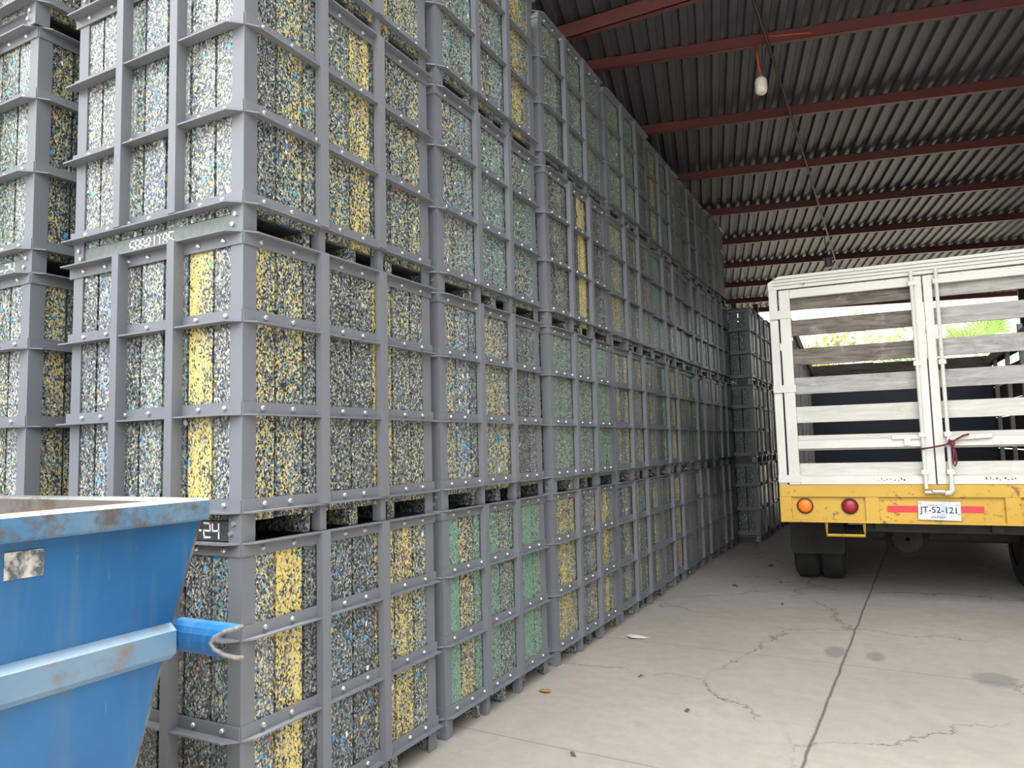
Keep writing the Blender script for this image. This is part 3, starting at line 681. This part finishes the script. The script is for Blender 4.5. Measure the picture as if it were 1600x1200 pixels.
# cab (beyond the rack)
cb = MB().prism([(5.0, .62), (5.0, 2.0), (5.15, 2.12), (6.1, 2.10), (6.45, 1.55), (7.3, 1.42), (7.42, 1.2), (7.42, .62)], 'x', -1.0, 1.0).build('cab', M['white'], tr)
MB().prism([(6.12, 2.05), (6.44, 1.57), (6.47, 1.58), (6.15, 2.07)], 'x', -.85, .85).build('windscreen', M['navy'], cb)
# rope tied to the gate bars
def wp(x, y, z):
    c_, s_ = math.cos(.05), math.sin(.05); return (TX + x * c_ - y * s_, TY + x * s_ + y * c_, z)
rp = MB().tube([wp(*p) for p in ((-.10, -.058, 1.305), (-.03, -.062, 1.315), (.05, -.068, 1.33), (.105, -.072, 1.345), (.15, -.07, 1.375), (.20, -.066, 1.405), (.24, -.062, 1.415))], .008, 6)
rp.tube([wp(*p) for p in ((.10, -.072, 1.365), (.118, -.085, 1.34), (.125, -.085, 1.26), (.118, -.08, 1.19), (.128, -.075, 1.165), (.140, -.08, 1.19), (.138, -.085, 1.27), (.118, -.09, 1.34), (.095, -.075, 1.35), (.105, -.06, 1.375))], .0075, 6)
rp.tube([wp(*p) for p in ((.112, -.09, 1.37), (.135, -.093, 1.345), (.12, -.095, 1.315), (.105, -.09, 1.34), (.125, -.085, 1.365))], .009, 6)
tag(rp.build('rope', M['rope'], smooth=True), 'short maroon rope knotted round the gate bars of the truck', 'rope')

# ------------------------------------------------------------------ hanging lamps
lp = empty('hanging_lamp', (1.145, 4.70, 4.435), 'white bulb hanging on an orange cord from the nearest purlin', 'lamp')
MB().lathe([(.0005, 0), (.035, .004), (.048, .018), (.052, .045), (.052, .11), (.046, .135), (.030, .150), (.0005, .152)], n=20).build('bulb', M['bulb'], lp, smooth=True)
MB().lathe([(.021, .148), (.023, .165), (.018, .185), (.008, .195), (.0005, .196)], n=12).build('socket', M['brass'], lp)
MB().tube([(0, 0, .19), (-.012, 0, .25), (-.02, .0, .36), (-.022, .005, .46)], .011, 8).build('cord', M['orange_cable'], lp, smooth=True)
MB().tube([(.004, 0, .19), (.022, .0, .30), (.03, 0, .46)], .004, 6).build('wire', M['wire'], lp)
tag(MB().tube([RP(1.20, -.004, .07), RP(1.33, -.006, .050), RP(1.46, -.006, .045), RP(1.58, -.005, .035), RP(1.66, .02, .02)], .006, 8).build('power_cable', M['orange_cable'], smooth=True),
    'orange power cable lying along the nearest red purlin right of the bulb', 'cable')
l2 = empty('hanging_lamp', (1.225, 10.36, 4.05), 'small grey lamp hanging beneath a far purlin above the truck', 'lamp')
MB().lathe([(.0005, 0), (.04, .003), (.055, .02), (.057, .13), (.05, .16)], n=16).build('bulb', plain('dull_glass', (.32, .33, .34), .3), l2, smooth=True)
MB().lathe([(.05, .15), (.075, .155), (.075, .185), (.03, .20), (.0005, .202)], n=16).build('lamp_cap', M['post'], l2)
MB().tube([(0, 0, .20), (-.03, 0, .40), (-.03, 0, .58)], .007, 6).build('cord', M['wire'], l2)

# ------------------------------------------------------------------ litter on the floor
def scrap(name, pts, mat, label, cat, z=.004):
    rg = random.Random(len(pts)); mb = MB(); n = len(pts); c_ = (sum(p[0] for p in pts) / n, sum(p[1] for p in pts) / n)
    top = [(x, y, z + rg.uniform(.002, .016)) for x, y in pts]
    v = top + [(c_[0], c_[1], z + .02)] + [(x, y, q - .003) for x, y, q in top] + [(c_[0], c_[1], z + .012)]
    fs = [(i, (i + 1) % n, n) for i in range(n)] + [(n + 1 + (i + 1) % n, n + 1 + i, 2 * n + 1) for i in range(n)] + [(i, n + 1 + i, n + 1 + (i + 1) % n, (i + 1) % n) for i in range(n)]
    tag(mb.add(v, fs).build(name, mat), label, cat)
scrap('paper_scrap', [(.17, 3.40), (.22, 3.36), (.29, 3.39), (.33, 3.43), (.27, 3.47), (.19, 3.46)], M['paper'], 'crumpled pale paper scrap on the floor near the third stack', 'litter', .001)
scrap('dry_leaf', [(.10, 2.07), (.14, 2.055), (.175, 2.075), (.15, 2.10), (.11, 2.095)], M['leaf_brown'], 'small orange-brown dry leaf on the floor beside the second stack', 'leaf', .001)
for k, (x, y) in enumerate(((.66, 6.9), (.52, 5.6), (.9, 5.9), (1.05, 4.9), (.55, 2.55), (.95, 2.1), (.62, 1.35))):
    a = k * 1.3; sz = .9 if k < 2 else .42; pts = [(x + sz * .035 * math.cos(a + q) * (1 + .5 * math.sin(2 * q)), y + sz * .022 * math.sin(a + q)) for q in (0, 1.1, 2.2, 3.4, 4.6, 5.5)]
    scrap('dark_leaf', pts, M['leaf_dark'], ['dark leaf scrap farthest back on the floor, by the short far stack', 'tiny dark scrap on the floor opposite the fifth stack', 'dark scrap on the floor left of the truck wheel',
          'dark scrap on the floor just behind the truck corner', 'tiny dark scrap on the floor left of the long joint', 'tiny dark scrap near the long floor joint at front', 'tiny dark scrap nearest the viewer on the floor'][k], 'leaf', .001)

# ------------------------------------------------------------------ outside, beyond the far end
def tree(x, y, h, cw, mats, label, seed, low=.35, dens=900):
    rg = random.Random(seed); t = empty('tree', (x, y, 0), label, 'tree', 'trees beyond the far end')
    tk = MB(); tips = []
    tk.tube([(0, 0, 0), (.1, 0, h * .2), (.05, 0, h * .38)], [.13, .10, .08], 7)
    for k in range(9):
        a = rg.uniform(0, 6.28); r = cw * rg.uniform(.4, 1); z = h * rg.uniform(.55, 1)
        mid = (math.cos(a) * r * .4, math.sin(a) * r * .4, h * .38 + (z - h * .38) * .55); tip = (math.cos(a) * r, math.sin(a) * r, z)
        tk.tube([(.05, 0, h * .36), mid, tip], [.06, .035, .012], 5); tips += [Vector(mid), Vector(tip), (Vector(mid) + Vector(tip)) / 2]
    tk.build('trunk', M['bark'], t)
    for mi, m in enumerate(mats):
        mb = MB()
        for _ in range(dens // len(mats)):
            p = rg.choice(tips) + Vector((rg.gauss(0, .35), rg.gauss(0, .35), rg.gauss(0, .28))); s = rg.uniform(.06, .15)
            d1 = Vector((rg.uniform(-1, 1), rg.uniform(-1, 1), rg.uniform(-1, 1))).normalized(); d2 = d1.cross(Vector((rg.uniform(-1, 1), rg.uniform(-1, 1), .3))).normalized()
            mb.add([p - d1 * s, p + d2 * s * .45, p + d1 * s, p - d2 * s * .45], [(0, 1, 2, 3)])
        tag(mb.build('foliage', M[m], t), kind='stuff')
tree(-.5, 25, 5.3, 1.3, ['blossom', 'leaf'], 'sparse yellow-blossomed tree seen through the left truck gate', 11, dens=1900)
tree(2.4, 30, 6.0, 1.4, ['blossom', 'leaf'], 'second sparse tree, right of the blossomed tree, seen through the left gate', 12, dens=1200)
tree(2.25, 20.5, 3.5, .7, ['leaf'], 'low green leafy tree seen through the gate beside its centre bars', 13, dens=1500)
tree(-2.6, 20, 4.4, 1.2, ['leaf'], 'green leafy tree between the far crates and the truck', 14, dens=2200)
pt = empty('palm_tree', (4.15, 21.5, .25), 'bright green fan palm seen through the right truck gate', 'palm')
MB().tube([(0, 0, 0), (.03, 0, 1.5), (0, 0, 3.1)], [.2, .16, .14], 10).build('trunk', M['bark'], pt)
rg = random.Random(5)
for k in range(9):
    a = k * 2.4; el = rg.uniform(.1, 1.25); d = Vector((math.cos(a) * math.cos(el), math.sin(a) * math.cos(el), math.sin(el))); o_ = Vector((0, 0, 3.05)); tip = o_ + d * .85
    fr = MB().tube([o_, o_ + d * .35 + Vector((0, 0, .04)), tip], .014, 5)
    side = d.cross(Vector((0, 0, 1))).normalized(); upv = side.cross(d)
    for q in range(15):
        an = (q - 7) / 7 * 1.35; dd = (d * math.cos(an) + side * math.sin(an)).normalized(); w = side * math.cos(an) - d * math.sin(an)
        L_ = .95 * (1 - .25 * abs(q - 7) / 7); m1 = tip + dd * L_ * .55 + upv * .03; e = tip + dd * L_ - Vector((0, 0, .06))
        fr.add([tip, m1 - w * .034, e, m1 + w * .034, m1 + upv * .012], [(0, 1, 4), (1, 2, 4), (2, 3, 4), (3, 0, 4)])
    fr.build('frond', M['palm'], pt)
# lattice fence between the far crates and the truck
fn = empty('lattice_fence', (-.6, 17.2, 0), 'dark metal lattice fence beyond the far crates', 'fence')
fb_ = MB()
for z in (.2, .7, 1.2, 1.7, 2.2, 2.7, 3.1): fb_.box(-1.8, 2.2, -.02, .02, z, z + .07)
fb_.build('rail', M['post'], fn)
for x in (-1.8, -1.0, -.2, .6, 1.4, 2.2): MB().box(x - .03, x + .03, -.03, .03, 0, 3.15).build('fence_post', M['post'], fn)
for x0, x1 in ((-1.0, -.2), (-.2, .6)): MB().bar((x0, .03, 1.75), (x1, .03, 3.1), .02, .08).build('diagonal', M['post'], fn)
# power lines
for k, (z0, z1) in enumerate(((4.9, 5.1), (4.6, 4.8), (3.3, 3.5))):
    tag(MB().tube([(-9, 34, z0), (0, 34, z0 - .10), (10, 34, z1)], .012, 5).build('overhead_wire', M['wire']),
        ['topmost thin overhead wire against the white sky', 'middle overhead wire against the white sky', 'lowest overhead wire crossing the trees'][k], 'wire', 'overhead wires')
